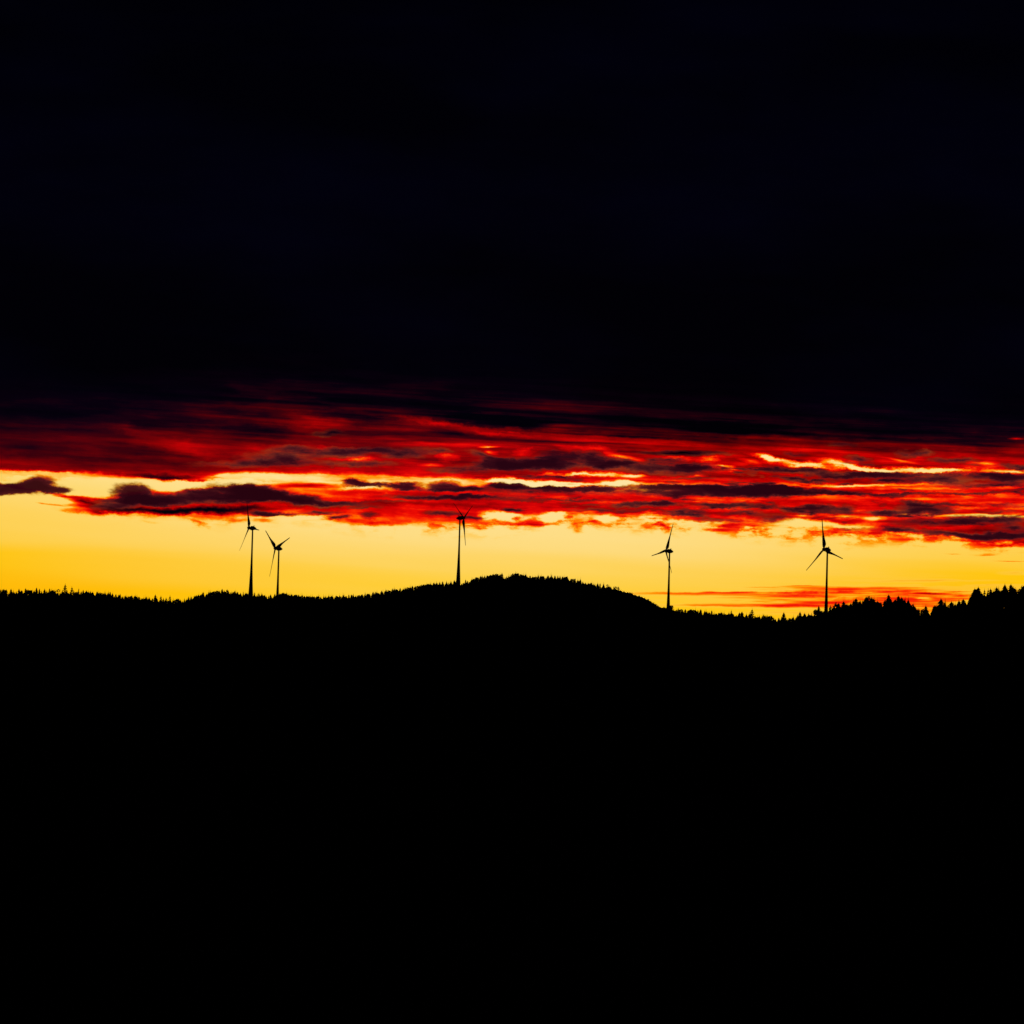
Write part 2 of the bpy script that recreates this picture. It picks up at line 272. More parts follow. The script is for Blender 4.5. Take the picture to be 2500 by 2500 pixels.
def pick(test, no, yes):
    q = g.n('ShaderNodeMixShader'); g.link(test, q.inputs[0]); g.nt.links.new(no, q.inputs[1]); g.nt.links.new(yes, q.inputs[2]); return q.outputs[0]
CUTS = [-900, -600, -300, 0, 300, 600, 900]
edges = [-1e5] + CUTS + [1e5]
sh = slab(edges[0], edges[1])
for i in range(1, len(edges) - 1):
    sh = pick(g.m('GREATER_THAN', U0, edges[i]), sh, slab(edges[i], edges[i + 1]))
sh = pick(g.m('MULTIPLY', g.m('GREATER_THAN', V0, -760.0), g.m('LESS_THAN', V0, 260.0)), closure(lin(DARK)), sh)
out = g.n('ShaderNodeOutputWorld'); g.nt.links.new(sh, out.inputs[0])
W.cycles.sampling_method = 'MANUAL'; W.cycles.sample_map_resolution = 512
SC.cycles.max_bounces = 2; SC.cycles.diffuse_bounces = 1; SC.cycles.glossy_bounces = 1

# ------------------------------------------------------------------ sun (just set behind the ridge)
sl = bpy.data.lights.new('sun', 'SUN'); sl.energy = 2.0; sl.angle = R(0.5); sl.color = (1, .62, .32)
so = bpy.data.objects.new('sun', sl); COL.objects.link(so)
so.rotation_euler = Vector((0, -math.cos(R(1.0)), math.sin(R(1.0)))).to_track_quat('-Z', 'Y').to_euler()
so.location = (0, 0, 300)

# ------------------------------------------------------------------ materials
def mat(name, c1, c2, scale, rough=.95, bump=0.0, spec=0.0):
    m = bpy.data.materials.new(name); m.use_nodes = True; q = G(m.node_tree)
    b = m.node_tree.nodes['Principled BSDF']; b.inputs['Roughness'].default_value = rough
    tc = q.n('ShaderNodeTexCoord').outputs['Object']
    n = q.noise(tc, scale, 4)
    q.link(q.ramp(n, [(.3, (*c1, 1)), (.7, (*c2, 1))]), b.inputs['Base Color'])
    b.inputs['Specular IOR Level'].default_value = spec
    if bump:
        bn = q.n('ShaderNodeBump'); bn.inputs['Strength'].default_value = bump; q.link(n, bn.inputs['Height'])
        m.node_tree.links.new(bn.outputs[0], b.inputs['Normal'])
    return m
M_GROUND = mat('meadow', (.025, .035, .012), (.05, .05, .025), .05)
M_LEAF = mat('needles', (.012, .022, .010), (.03, .045, .018), 2.0)
M_LEAF2 = mat('leaves', (.02, .03, .010), (.045, .055, .02), 2.0)
M_BARK = mat('bark', (.03, .022, .016), (.07, .05, .035), 6.0)
M_WHITE = mat('turbine_paint', (.42, .43, .43), (.5, .5, .49), .3, .6, 0, .2)
M_CONC = mat('tower_concrete', (.3, .3, .29), (.38, .38, .36), .4, .85)
M_RED = mat('red_lens', (.25, .01, .008), (.3, .015, .01), 3.0, .3)

# ------------------------------------------------------------------ skyline data (photo pixels)
def curve(pts): 
    p = sorted(pts); return np.array([a for a, b in p], float), np.array([b for a, b in p], float)
def zl(ox, oy, k, L): return [(ox + x / k, oy + y / k) for x, y in L]
FAR = ([(-400, 1440), (-150, 1448)] + zl(0, 1350, 4.6, [(0, 447), (90, 456), (200, 444), (380, 438), (480, 446), (700, 440), (770, 453), (900, 436), (1000, 440), (1070, 458), (1130, 446), (1200, 463), (1250, 463), (1290, 483), (1400, 491), (1500, 491), (1600, 514), (1720, 520), (1830, 530)])
  + zl(400, 1350, 4.6, [(0, 525), (100, 549), (200, 549), (260, 526), (330, 510), (400, 486), (480, 466), (560, 440), (640, 430), (720, 439), (800, 444), (880, 456), (950, 458), (1020, 474), (1100, 479), (1170, 493), (1220, 494), (1260, 466), (1340, 458), (1420, 470), (1500, 478), (1540, 488), (1620, 488), (1720, 493), (1830, 501)])
  + zl(800, 1350, 4.6, [(0, 494), (100, 489), (200, 491), (300, 481), (400, 466), (500, 458), (620, 448), (700, 420), (800, 414), (900, 399), (970, 395), (1000, 377), (1100, 354), (1200, 345), (1300, 346), (1400, 340), (1450, 330), (1505, 344), (1590, 334), (1640, 290), (1700, 280), (1800, 264), (1830, 245)])
  + zl(1200, 1350, 4.6, [(0, 243), (100, 241), (125, 262), (150, 280), (215, 270), (240, 234), (300, 231), (380, 252), (440, 268), (500, 273), (560, 265), (620, 268), (700, 275), (760, 267), (850, 278), (920, 298), (1000, 318), (1060, 338), (1120, 353), (1200, 361), (1300, 371), (1360, 391), (1430, 416), (1470, 427), (1550, 441), (1610, 466), (1690, 491), (1780, 527), (1820, 557)])
  + zl(1600, 1370, 4.6, [(0, 493), (50, 512), (150, 517), (200, 530), (245, 553), (310, 577), (400, 565), (500, 570), (540, 580), (600, 575), (680, 583), (760, 585), (850, 589), (940, 602), (1050, 610), (1120, 620), (1180, 635), (1250, 635), (1320, 645), (1370, 655), (1480, 655), (1560, 645), (1600, 620), (1700, 615), (1780, 605), (1830, 575), (1900, 560)])
  + [(2035, 1500), (2080, 1516), (2300, 1522), (2900, 1530)])
NEAR = zl(1880, 1370, 4.6, [(640, 600), (680, 556), (740, 545), (790, 520), (880, 500), (940, 480), (1040, 472), (1070, 440), (1110, 425), (1180, 445), (1200, 462), (1290, 466), (1390, 462), (1450, 440), (1520, 438), (1600, 480), (1640, 545), (1690, 600)]) \
  + zl(2200, 1350, 6.44, [(270, 905), (300, 970), (345, 990), (440, 985), (475, 960), (520, 850), (590, 820), (700, 822), (770, 822), (860, 822), (940, 800), (1030, 818), (1070, 812), (1110, 680), (1160, 590), (1230, 615), (1260, 645), (1440, 635), (1530, 592), (1590, 600), (1680, 590), (1800, 592), (1830, 600), (1932, 545)]) \
  + [(2560, 1432), (2700, 1425), (2900, 1420)]
FX, FY = curve(FAR); NX, NY = curve(NEAR)
# far and near crest distance and canopy height along the photo's x
DX = [-400, 0, 680, 1130, 1630, 1950, 2900]; DD = [4150, 4150, 4050, 4210, 4010, 3720, 3700]
CX = [-400, 1480, 1530, 1615, 1650, 2900]; CH = [15, 15, 5, 5, 13, 15]
N_D = 2400.0
def azX(az): return 1250 + math.tan(az) * F * 1.0      # photo x (at the ridge) for an azimuth
AZT = np.linspace(-400, 2900, 1400)
AZV = np.array([azel(x, 1450)[0] for x in AZT])
def X_of(az): return np.interp(az, AZV, AZT)
def elev(X, Y):
    return np.array([azel(a, b)[1] for a, b in zip(np.atleast_1d(X), np.atleast_1d(Y))])
gx = np.arange(-400, 2901, 4.0)
far_el = elev(gx, np.interp(gx, FX, FY)); near_el = elev(gx, np.interp(gx, NX, NY))
far_D = np.interp(gx, DX, DD); far_C = np.interp(gx, CX, CH)
far_D = np.convolve(np.pad(far_D, 30, 'edge'), np.ones(61) / 61, 'valid')
FARTOP = EYE + far_D * np.tan(far_el); FARG = FARTOP - far_C           # canopy and ground height at the far crest
NEARTOP = EYE + N_D * np.tan(near_el); NEARG = NEARTOP - 15
k5 = np.ones(5) / 5
FARG = np.convolve(np.pad(FARG, 2, 'edge'), k5, 'valid')
NEARG = np.where(gx < 2020, np.minimum(NEARG, -14.0 - (2020 - gx) * .9), NEARG); NEARG = np.maximum(NEARG, -75)
k9 = np.hanning(11); k9 /= k9.sum()
NEARG = np.convolve(np.pad(NEARG, 5, 'edge'), k9, 'valid')
PAD = .16
def smooth(a, b, x):
    t = np.clip((x - a) / (b - a), 0, 1); return t * t * (3 - 2 * t)
def ground(x, y):
    x = np.asarray(x, float); y = np.asarray(y, float)
    dist = np.hypot(x, y); az = np.arctan2(x, y); X = X_of(az)
    Dc = np.interp(X, gx, far_D); Gc = np.interp(X, gx, FARG)
    side = smooth(.24, .9, np.abs(az))                        # away from the view: rolling country
    Gc = Gc * (1 - side) + side * (20 + 12 * np.sin(az * 3.1))
    valley = -70 * smooth(0, 900, dist)
    t = np.clip((dist - 1500) / (Dc - 1500), 0, None)
    rise = np.where(t < 1, t ** 1.3 * (1 - .25 * (1 - t)), 1.0)
    h = valley + (Gc - valley) * rise
    back = np.clip(dist - Dc, 0, None)
    h = h - 55 * (1 - np.exp(-(back / 900.0) ** 2))
    # near spur on the right
    Gn = np.interp(X, gx, NEARG)
    fall = np.exp(-((dist - N_D) / 520.0) ** 2) * (1 - side)
    spur = -75 + (Gn + 75) * fall
    h = np.maximum(h, spur)
    h = h + 1.2 * np.sin(x * .021 + 1) * np.sin(y * .017) * smooth(200, 800, dist) * (dist < Dc - 250)
    return h
def gz(x, y): return float(ground(x, y))

def link(name, me, parent=None, loc=(0, 0, 0)):
    o = bpy.data.objects.new(name, me); COL.objects.link(o); o.location = loc; o.parent = parent; return o
def mesh(name, V, Fc, m, smooth_=False):
    me = bpy.data.meshes.new(name); me.from_pydata([tuple(v) for v in V], [], Fc); me.update()
    me.materials.append(m)
    if smooth_: me.polygons.foreach_set('use_smooth', [True] * len(me.polygons))
    return me

# ------------------------------------------------------------------ terrain
az_f = np.concatenate([np.linspace(-math.pi, -.30, 90, endpoint=False), np.linspace(-.30, .30, 760, endpoint=False), np.linspace(.30, math.pi, 90, endpoint=False)])
dist = np.concatenate([[2, 5, 10, 20, 40, 70, 110, 160], np.arange(220, 1600, 60), np.arange(1600, 3500, 25), np.arange(3500, 4500, 14), np.arange(4500, 6500, 80), np.geomspace(6600, 45000, 24)])
AA, DDs = np.meshgrid(az_f, dist, indexing='ij')
gxx = DDs * np.sin(AA); gyy = DDs * np.cos(AA); gzz = ground(gxx, gyy)
na, nd = AA.shape
co = np.stack([gxx, gyy, gzz], -1).reshape(-1, 3)
co = np.vstack([co, [[0, 0, 0]]]); ci = len(co) - 1
i0 = (np.arange(na)[:, None] * nd + np.arange(nd - 1)[None, :]); i1 = (((np.arange(na) + 1) % na)[:, None] * nd + np.arange(nd - 1)[None, :])
quads = np.stack([i0, i0 + 1, i1 + 1, i1], -1).reshape(-1, 4)
fan = [(ci, int(((i) * nd)), int(((i + 1) % na) * nd)) for i in range(na)]
me = bpy.data.meshes.new('ground')
me.from_pydata(co.tolist(), [], quads.tolist() + fan); me.update(); me.materials.append(M_GROUND)
me.polygons.foreach_set('use_smooth', [True] * len(me.polygons))
gr_o = link('ground', me); gr_o['kind'] = 'structure'; gr_o['label'] = 'dark hillside and valley below the wooded ridge'

# ------------------------------------------------------------------ tree shapes (unit height, unit crown radius)
def skirt(V, Fc, z0, z1, r, n, rnd, droop=.15, cx=0, cy=0):
    """one whorl of branches: a jagged cone from (z1, centre) down to tips at z0"""
    b = len(V); V.append((cx, cy, z1)); off = rnd.random() * 6
    for i in range(2 * n):
        a = off + math.pi * i / n
        rr = r * (rnd.uniform(.75, 1.12) if i % 2 == 0 else rnd.uniform(.35, .55))
        V.append((cx + rr * math.cos(a), cy + rr * math.sin(a), z0 + (z1 - z0) * (rnd.uniform(0, .25) if i % 2 == 0 else rnd.uniform(.3, .5))))
    V.append((cx, cy, z0 + (z1 - z0) * .35)); e = len(V) - 1
    for i in range(2 * n):
        j = (i + 1) % (2 * n); Fc.append((b, b + 1 + i, b + 1 + j)); Fc.append((e, b + 1 + j, b + 1 + i))
def spruce(seed, tiers=11, n=6, open_=1.0, bare=.12, blunt=0.0, power=.85):
    rnd = random.Random(seed); V = []; Fc = []
    for k in range(tiers):
        t = k / (tiers - 1)
        z = bare + (1 - bare - .07) * t
        r = ((1 - t) ** power * (1 - blunt) + blunt * (1 - t ** 3)) * rnd.uniform(.8, 1.1) + .06
        skirt(V, Fc, z - .02, z + (1 - bare) / tiers * 1.7 * open_ + .02, r, n, rnd)
    return V, Fc
def clumpy(seed, n=60, base=.25, shape='round', q=.10):
    """crown of many small ragged leaf clumps"""
    rnd = random.Random(seed); V = []; Fc = []
    for k in range(n):
        while True:
            x, y, z = rnd.uniform(-1, 1), rnd.uniform(-1, 1), rnd.uniform(0, 1)
            if shape == 'round': ok = x * x + y * y + (2 * z - 1) ** 2 < 1
            elif shape == 'flat': ok = x * x + y * y < 1 and z > .55
            elif shape == 'egg': ok = math.hypot(x, y) < math.sin(math.pi * min(1, (z * .86 + .14))) ** .8
            else: ok = math.hypot(x, y) < (1 - z) ** .6 * 1.0 + .06
            if ok: break
        zz = base + (1 - base - q) * z; s_ = q * rnd.uniform(.6, 1.5); b = len(V)
        hw = s_ * 2.4
        for _ in range(6):
            v = Vector((rnd.gauss(0, 1), rnd.gauss(0, 1), rnd.gauss(0, 1))).normalized()
            V.append((x * .88 + v.x * hw, y * .88 + v.y * hw, zz + v.z * s_ * .8))
        for tri in ((0, 1, 2), (0, 2, 3), (1, 3, 4), (2, 4, 5), (0, 4, 5), (1, 2, 5), (0, 3, 5), (3, 4, 5)):
            Fc.append(tuple(b + i for i in tri))
    return V, Fc
def trunk_mesh(top=.9, r=.03, limbs=0, seed=0):
    rnd = random.Random(seed); V = []; Fc = []; n = 6; rings = [(-.04, 1.3), (.03, 1.0), (.4, .75), (top, .2)]
    for z, k in rings:
        for i in range(n):
            a = 2 * math.pi * i / n; V.append((r * k * math.cos(a) * 3, r * k * math.sin(a) * 3, z))
    for j in range(len(rings) - 1):
        for i in range(n):
            i2 = (i + 1) % n; Fc.append((j * n + i, j * n + i2, (j + 1) * n + i2, (j + 1) * n + i))
    for l in range(limbs):
        a = rnd.random() * 6.28; z = rnd.uniform(.3, .7); L = rnd.uniform(.4, .7); b = len(V)
        for (rr, zz, th) in ((0, z, .03), (L, z + rnd.uniform(.08, .2), .012)):
            V += [(rr * math.cos(a) - th * math.sin(a), rr * math.sin(a) + th * math.cos(a), zz), (rr * math.cos(a) + th * math.sin(a), rr * math.sin(a) - th * math.cos(a), zz), (rr * math.cos(a), rr * math.sin(a), zz + th * .6)]
        for i in range(3):
            j = (i + 1) % 3; Fc.append((b + i, b + j, b + 3 + j, b + 3 + i))
    return V, Fc
KINDS = {}
def defkind(k, fs, m, tr): KINDS[k] = [(mesh(k + '_crown', *f, m), mesh(k + '_trunk', *t, M_BARK)) for f, t in zip(fs, tr)]
tk = lambda **a: [trunk_mesh(**a)] * 4
defkind('spruce', [spruce(i, 15, 6, 1, .12, 0, p) for i, p in ((1, .6), (2, .72), (3, .54), (4, .8))], M_LEAF, tk(top=.93, r=.022))
defkind('tiered', [spruce(i, 9, 5, .62, .15, .2, .5) for i in (11, 12, 13)], M_LEAF, tk(top=.96, r=.03))
defkind('thin', [spruce(i, 9, 4, .7, .2, .1, .7) for i in (21, 22)], M_LEAF, tk(top=.97, r=.07))
defkind('fir', [spruce(i, 15, 7, 1.0, .1, .2, .45) for i in (31, 32, 33)], M_LEAF, tk(top=.9, r=.025))
defkind('round', [clumpy(i, 120, .2, 'round', .11) for i in (41, 42, 43)], M_LEAF2, tk(top=.7, r=.03, limbs=6))
defkind('egg', [clumpy(i, 150, .12, 'egg', .085) for i in (51, 52, 53)], M_LEAF2, tk(top=.8, r=.03, limbs=6))
defkind('flat', [clumpy(i, 34, .2, 'flat', .07) for i in (61, 62)], M_LEAF, tk(top=.85, r=.06, limbs=5))

# ------------------------------------------------------------------ individual trees whose tips make the skyline
# (x, y of the tip in the zoomed strip, kind, crown width in strip units)
S, TI, TH, FI, RO, EG, FL = 'spruce', 'tiered', 'thin', 'fir', 'round', 'egg', 'flat'
STRIPS = [
 (0, 1350, 4.6, 0, [(8,405,S,30),(45,402,RO,50),(45,396,TH,16),(72,408,FI,30),(125,403,FI,44),(148,428,S,30),(183,428,S,30),(212,400,S,30),(243,415,RO,34),(288,395,S,34),(305,404,RO,50),(345,408,RO,40),(363,404,TH,14),(385,418,S,28),(412,387,FI,56),(443,400,S,36),(465,425,S,30),
   (500,404,S,32),(525,424,S,26),(558,395,S,44),(590,411,RO,50),(612,418,S,24),(650,404,FL,58),(733,347,TI,56),(700,420,S,30),(752,415,S,30),(808,378,TI,54),(830,424,S,28),(860,428,RO,40),(885,393,TH,26),(912,428,S,26),(935,413,S,34),(970,420,FI,34),(1000,430,S,24),(1017,426,S,24),(1042,432,S,34),(1090,430,FI,40),(1130,437,RO,70),(1158,446,S,24),
   (1185,450,S,26),(1215,445,S,26),(1238,435,FI,46),(1262,455,S,28),(1302,460,S,22),(1335,466,S,24),(1350,460,S,24),(1380,482,S,24),(1405,477,S,22),(1440,480,S,22),(1470,478,RO,44),(1510,478,S,30),(1535,486,S,26),(1562,488,S,28),(1605,502,RO,60),(1648,488,S,32),(1680,496,S,30),(1712,508,S,24),(1745,467,FI,44),(1762,505,S,24),(1808,477,TI,38),(1835,505,S,26),(1868,500,TI,34)]),
 (400, 1350, 4.6, 0, [(25,503,TI,34),(70,475,TI,44),(98,530,S,26),(128,520,RO,40),(158,506,RO,46),(185,524,FI,34),(232,508,TI,44),(262,512,S,30),(280,490,FI,44),(308,488,S,40),(345,480,FI,40),(370,470,RO,44),(390,466,S,24),(420,458,RO,36),(442,438,S,34),(480,458,FI,34),(515,437,RO,48),(560,424,RO,54),(603,416,RO,50),(625,424,S,30),(655,403,S,40),(680,420,S,28),(712,407,EG,54),
   (757,426,TH,20),(775,434,S,26),(797,424,S,36),(828,437,FI,34),(862,446,S,28),(892,428,TH,28),(925,445,S,30),(992,428,S,30),(1020,438,TI,32),(1062,446,TI,32),(1100,445,TH,20),(1108,460,S,34),(1130,468,RO,30),(1150,482,S,26),(1178,476,S,26),(1200,462,FI,46),(1245,460,FI,36),(1300,456,S,24),(1320,450,RO,36),(1345,440,RO,50),(1375,450,RO,44),(1405,460,S,26),(1435,457,S,30),(1480,459,RO,54),(1512,468,FI,40),
   (1555,478,TH,14),(1575,478,TH,14),(1620,475,RO,50),(1680,484,RO,46),(1720,488,S,24),(1762,489,S,24),(1810,482,S,28),(1832,494,S,22)]),
 (800, 1350, 4.6, 0, [(10,480,S,26),(45,484,RO,50),(102,477,RO,44),(150,482,S,22),(180,470,S,26),(206,478,RO,34),(238,464,S,28),(270,466,FI,34),(288,458,S,30),(318,474,S,24),(350,466,RO,40),(385,461,RO,34),(425,450,TH,14),(460,452,RO,34),(510,436,S,30),(540,433,S,30),(570,442,RO,34),(605,421,FI,48),(638,432,S,26),(665,411,S,26),(690,412,RO,34),(727,398,S,34),(775,402,RO,44),(815,392,S,34),(845,400,S,24),(870,385,S,28),(905,378,RO,44),(952,368,FI,44),
   (986,370,RO,34),(1020,360,RO,44),(1052,354,S,28),(1085,346,RO,54),(1132,340,RO,48),(1190,332,FI,44),(1228,334,S,26),(1256,324,S,26),(1290,318,S,26),(1336,314,S,32),(1360,328,S,22),(1388,317,S,28),(1422,304,S,34),(1445,312,RO,34),(1530,330,RO,30),(1550,297,S,34),(1570,312,FI,36),(1610,306,FI,36),(1645,282,RO,44),(1675,265,RO,50),(1720,254,FI,44),(1765,250,S,34),(1800,247,RO,34),(1830,240,RO,40)]),
 (1200, 1350, 4.6, 0, [(20,234,RO,44),(60,227,RO,50),(95,236,S,24),(118,222,FI,38),(172,256,S,30),(205,260,S,28),(240,224,EG,48),(268,222,EG,44),(292,220,RO,40),(330,233,RO,40),(352,238,S,24),(380,242,FI,34),(403,252,TH,12),(433,252,FI,34),(470,260,RO,40),(490,262,S,22),(570,250,RO,54),(635,250,FI,36),(670,257,S,30),(712,252,FI,34),(745,254,S,28),(770,256,S,28),(800,262,S,30),(830,262,RO,34),(848,258,S,28),(900,284,RO,36),(938,284,S,30),(975,304,RO,40),
   (1025,318,S,26),(1056,330,S,26),(1090,335,RO,34),(1115,332,S,24),(1160,350,S,22),(1193,338,S,26),(1217,342,FL,28),(1262,350,S,24),(1304,349,FL,32),(1320,368,RO,30),(1340,375,S,26),(1394,374,FL,46),(1425,374,TI,40),(1455,418,RO,30)]),
 (1600, 1370, 4.6, 0, [(20,492,RO,40),(180,490,RO,46),(172,510,S,40),(258,524,S,40),(285,530,RO,60),(337,538,S,38),(378,545,RO,44),(400,535,RO,44),(437,537,RO,60),(478,548,S,30),(510,540,FI,40),(555,565,S,24),(583,565,S,24),(633,552,S,30),(740,576,RO,44),(853,545,TI,28),(946,574,S,26),(973,566,FI,40),(1088,533,TI,58),(1070,580,S,30),(1120,612,S,24),(1160,621,RO,40),(1218,592,S,38),(1235,610,FI,36),(1255,600,S,32),(1290,604,RO,56),(1325,630,S,24),(1388,636,S,26),(1443,573,FI,46),(1420,622,S,26),
   (1465,628,S,30),(1510,632,RO,34),(1537,628,S,34),(1590,620,FI,40),(1625,566,FI,50),(1600,600,S,36),(1675,583,FI,38),(1722,584,S,30),(1756,574,TI,24),(1745,595,RO,40),(1800,535,RO,54),(1835,498,S,44),(1825,540,FI,54),(1862,550,RO,40),(1900,553,RO,40)]),
 (1880, 1370, 4.6, 1, [(660,540,EG,36),(680,487,EG,52),(712,510,FI,46),(740,454,EG,74),(772,468,FI,44),(800,505,S,40),(828,449,FI,46),(845,470,EG,50),(870,470,EG,46),(905,474,FI,50),(940,438,S,46),(966,415,FI,52),(990,440,EG,40),(1012,436,S,40),(1036,424,TH,22),(1060,440,FI,44),(1080,400,FI,50),(1108,380,EG,66),(1140,398,EG,56),(1165,420,FI,50),(1208,445,RO,44),(1238,455,RO,44),(1290,436,S,46),(1332,374,FI,66),(1362,425,S,44),(1405,425,FI,50),(1442,388,FI,64),(1478,404,FI,48),(1518,402,TI,32),(1505,425,EG,50),
   (1560,448,EG,56),(1600,472,EG,50),(1622,500,RO,44),(1650,528,RO,40),(1668,530,RO,36),(1715,522,RO,50),(1750,497,FI,56),(1765,540,FI,44),(1848,490,EG,60),(1880,490,EG,56),(1920,418,FI,66)]),
 (2200, 1350, 6.44, 1, [(545,815,EG,90),(690,785,S,64),(735,806,EG,50),(792,762,FI,70),(828,770,TH,20),(852,805,S,40),(910,747,FI,80),(978,724,FI,96),(1012,768,S,60),(1050,800,S,60),(1130,612,FI,90),(1158,558,FI,100),(1188,540,EG,84),(1215,536,FI,70),(1262,625,RO,70),(1312,560,TI,54),(1370,556,TI,60),(1408,558,S,70),(1455,600,FI,80),(1500,537,FI,92),(1565,570,RO,70),(1600,570,S,60),(1632,490,FI,100),(1665,550,S,70),(1728,489,FI,100),(1762,528,S,70),(1790,548,S,56),(1862,540,EG,80),(1900,512,S,60),(1930,510,FI,80)]),
]
LANDMARKS = [(0, 'left edge of the photo'), (159, 'knobbly spruce'), (376, 'left ridge dip'), (470, 'rise after the left ridge dip'), (610, 'leftmost turbine'),
 (679, 'second turbine'), (900, 'skyline sag left of the hill'), (1126, 'middle turbine'), (1229, 'hilltop notch'), (1330, 'rounded hilltop'), (1515, 'smooth hill slope start'),
 (1630, 'fourth turbine'), (1836, 'saddle spruce'), (2015, 'rightmost turbine'), (2120, 'broadest dense crown'), (2262, 'sky gap in the right wood'), (2388, 'tall clump near the right edge')]
ORD = ['first', 'second', 'third', 'fourth', 'fifth', 'sixth', 'seventh', 'eighth', 'ninth', 'tenth', 'eleventh', 'twelfth', 'thirteenth', 'fourteenth', 'fifteenth', 'sixteenth', 'seventeenth', 'eighteenth', 'nineteenth', 'twentieth', 'twenty-first', 'twenty-second', 'twenty-third', 'twenty-fourth', 'twenty-fifth', 'twenty-sixth', 'twenty-seventh', 'twenty-eighth', 'twenty-ninth', 'thirtieth', 'thirty-first', 'thirty-second', 'thirty-third', 'thirty-fourth', 'thirty-fifth']
WORD = {S: ('spruce', 'pointed spruce tip'), TI: ('spruce', 'spruce with open tiers of branches'), TH: ('spruce', 'thin spire-like spruce'), FI: ('fir', 'dense broad fir'), RO: ('broadleaf tree', 'rounded leafy crown'), EG: ('broadleaf tree', 'full egg-shaped leafy crown'), FL: ('pine', 'flat-topped pine')}
NAMES = {'spruce': 'spruce_tree', 'fir': 'fir_tree', 'broadleaf tree': 'leafy_tree', 'pine': 'pine_tree'}
SPECIAL = {(0, 733, 347): 'tallest knobbly spruce standing clear of the left ridge', (0, 808, 378): 'tiered spruce just right of the tallest one on the left ridge', (0, 885, 393): 'slim spruce top, the lowest of three loners on the left ridge',
 (1600, 1088, 533): 'tall tiered spruce standing alone in the low saddle left of the rightmost turbine', (1600, 1443, 573): 'pointed fir alone at the lowest point of the skyline', (1600, 853, 545): 'tiny thin spruce with a detached-looking top left of the saddle spruce',
 (0, 650, 404): 'flat-topped pine just left of the tallest knobbly spruce'}
trees = []
for ox, oy, k, near, L in STRIPS:
    for x, y, kind, wd in L:
        trees.append((ox + x / k, oy + y / k, kind, wd / k, near, SPECIAL.get((ox, x, y))))
trees.sort(key=lambda t: t[0])
cnt = {}
for i, (X, Y, kind, wpx, near, special) in enumerate(trees):
    az, el = azel(X, Y)
    D = N_D + random.uniform(-50, 30) if near else float(np.interp(X, gx, far_D)) + random.uniform(-22, 10)
    hd = D                                   # horizontal distance
    x, y = hd * math.sin(az), hd * math.cos(az)
    top = EYE + hd * math.tan(el); g0 = gz(x, y); h = top - g0
    vis = D * wpx / F                       # crown width where it clears the canopy
    vm = 5.0 if not near else 7.0           # metres of the crown that show
    drop = max(float(np.interp(X, NX if near else FX, NY if near else FY)) - Y, 1.6) * D / F      # how far the tip clears the canopy
    if kind in (S, FI): rad = min(max(vis * .5 * h / max(drop, 1.5), 2.0), random.uniform(4.2, 6.2) if not near else 6.0)
    elif kind == TI: rad = vis * .95
    elif kind == TH: rad = vis * .9
    else: rad = vis * .56
    hs = h
    base = g0
    root = bpy.data.objects.new(NAMES[WORD[kind][0]], None); COL.objects.link(root)
    root.location = (x, y, base); root.rotation_euler = (0, 0, random.random() * 6.28)
    cm, tm = random.choice(KINDS[kind])
    if kind in (RO, EG, FL):                # the leafy crown fills only the upper part
        ch = max(min(hs, rad * 2.6), hs * .5)
    else: ch = hs
    c = link('crown', cm, root, (0, 0, hs - ch)); c.scale = (rad, rad, ch)
    t = link('trunk', tm, root, (0, 0, 0)); t.scale = (min(rad, 4.0), min(rad, 4.0), hs * (.95 if ch == hs else .85))
    lm = max([q for q in LANDMARKS if q[0] <= X + .5], key=lambda q: q[0])
    cnt[(lm, kind)] = cnt.get((lm, kind), 0) + 1
    nth = ORD[cnt[(lm, kind)] - 1]
    root['label'] = special or f'{nth} {WORD[kind][1]} right of the {lm[1]}'
    root['category'] = WORD[kind][0]
    root['group'] = 'trees of the near wood on the right' if near else 'trees standing along the skyline of the far ridge'
NTREES = len(trees)

# ------------------------------------------------------------------ the woods below the skyline (uncountable mass)
def wood(name, label, spots, m, shapes):
    Vs = []; Fs = []; off = 0
    for (x, y, z, r, h, a, k) in spots:
        V, Fc = shapes[k]; ca, sa = math.cos(a) * r, math.sin(a) * r
        v = np.empty_like(V); v[:, 0] = V[:, 0] * ca - V[:, 1] * sa + x; v[:, 1] = V[:, 0] * sa + V[:, 1] * ca + y; v[:, 2] = V[:, 2] * h + z
        Vs.append(v); Fs.append(Fc + off); off += len(V)
    V = np.concatenate(Vs); Fc = np.concatenate(Fs)
    me = bpy.data.meshes.new(name); me.vertices.add(len(V)); me.vertices.foreach_set('co', V.ravel())
    me.loops.add(Fc.size); me.loops.foreach_set('vertex_index', Fc.ravel())
    me.polygons.add(len(Fc)); me.polygons.foreach_set('loop_start', np.arange(0, Fc.size, 3)); me.update(calc_edges=True)
    me.materials.append(m); o = link(name, me); o['kind'] = 'stuff'; o['label'] = label; o['category'] = 'forest'; return o
arr = lambda vf: (np.array(vf[0], float), np.array(vf[1], int))
lowS = [arr(spruce(100 + i, 5, 4, 1.1, .1, .5)) for i in range(1)] + [arr(clumpy(110 + i, 16, .1, 'egg', .15)) for i in range(5)]
def rows(Xs, Drow, topf, rad, spread):
    out = []
    for X in Xs:
        X = X + random.uniform(-2.5, 2.5); D = Drow(X) + random.uniform(-spread, spread)
        az = azel(X, 1450)[0]; x, y = D * math.sin(az), D * math.cos(az); z = gz(x, y)
        h = topf(X) * (1.06 + .07 * math.sin(X * .31) * math.sin(X * .113 + 1)) * random.uniform(.93, 1.07); k = random.randrange(6); h *= .92 if k == 0 else 1
        out.append((x, y, z - .3, rad * random.uniform(.8, 1.2), h, random.random() * 6.28, k))
    return out
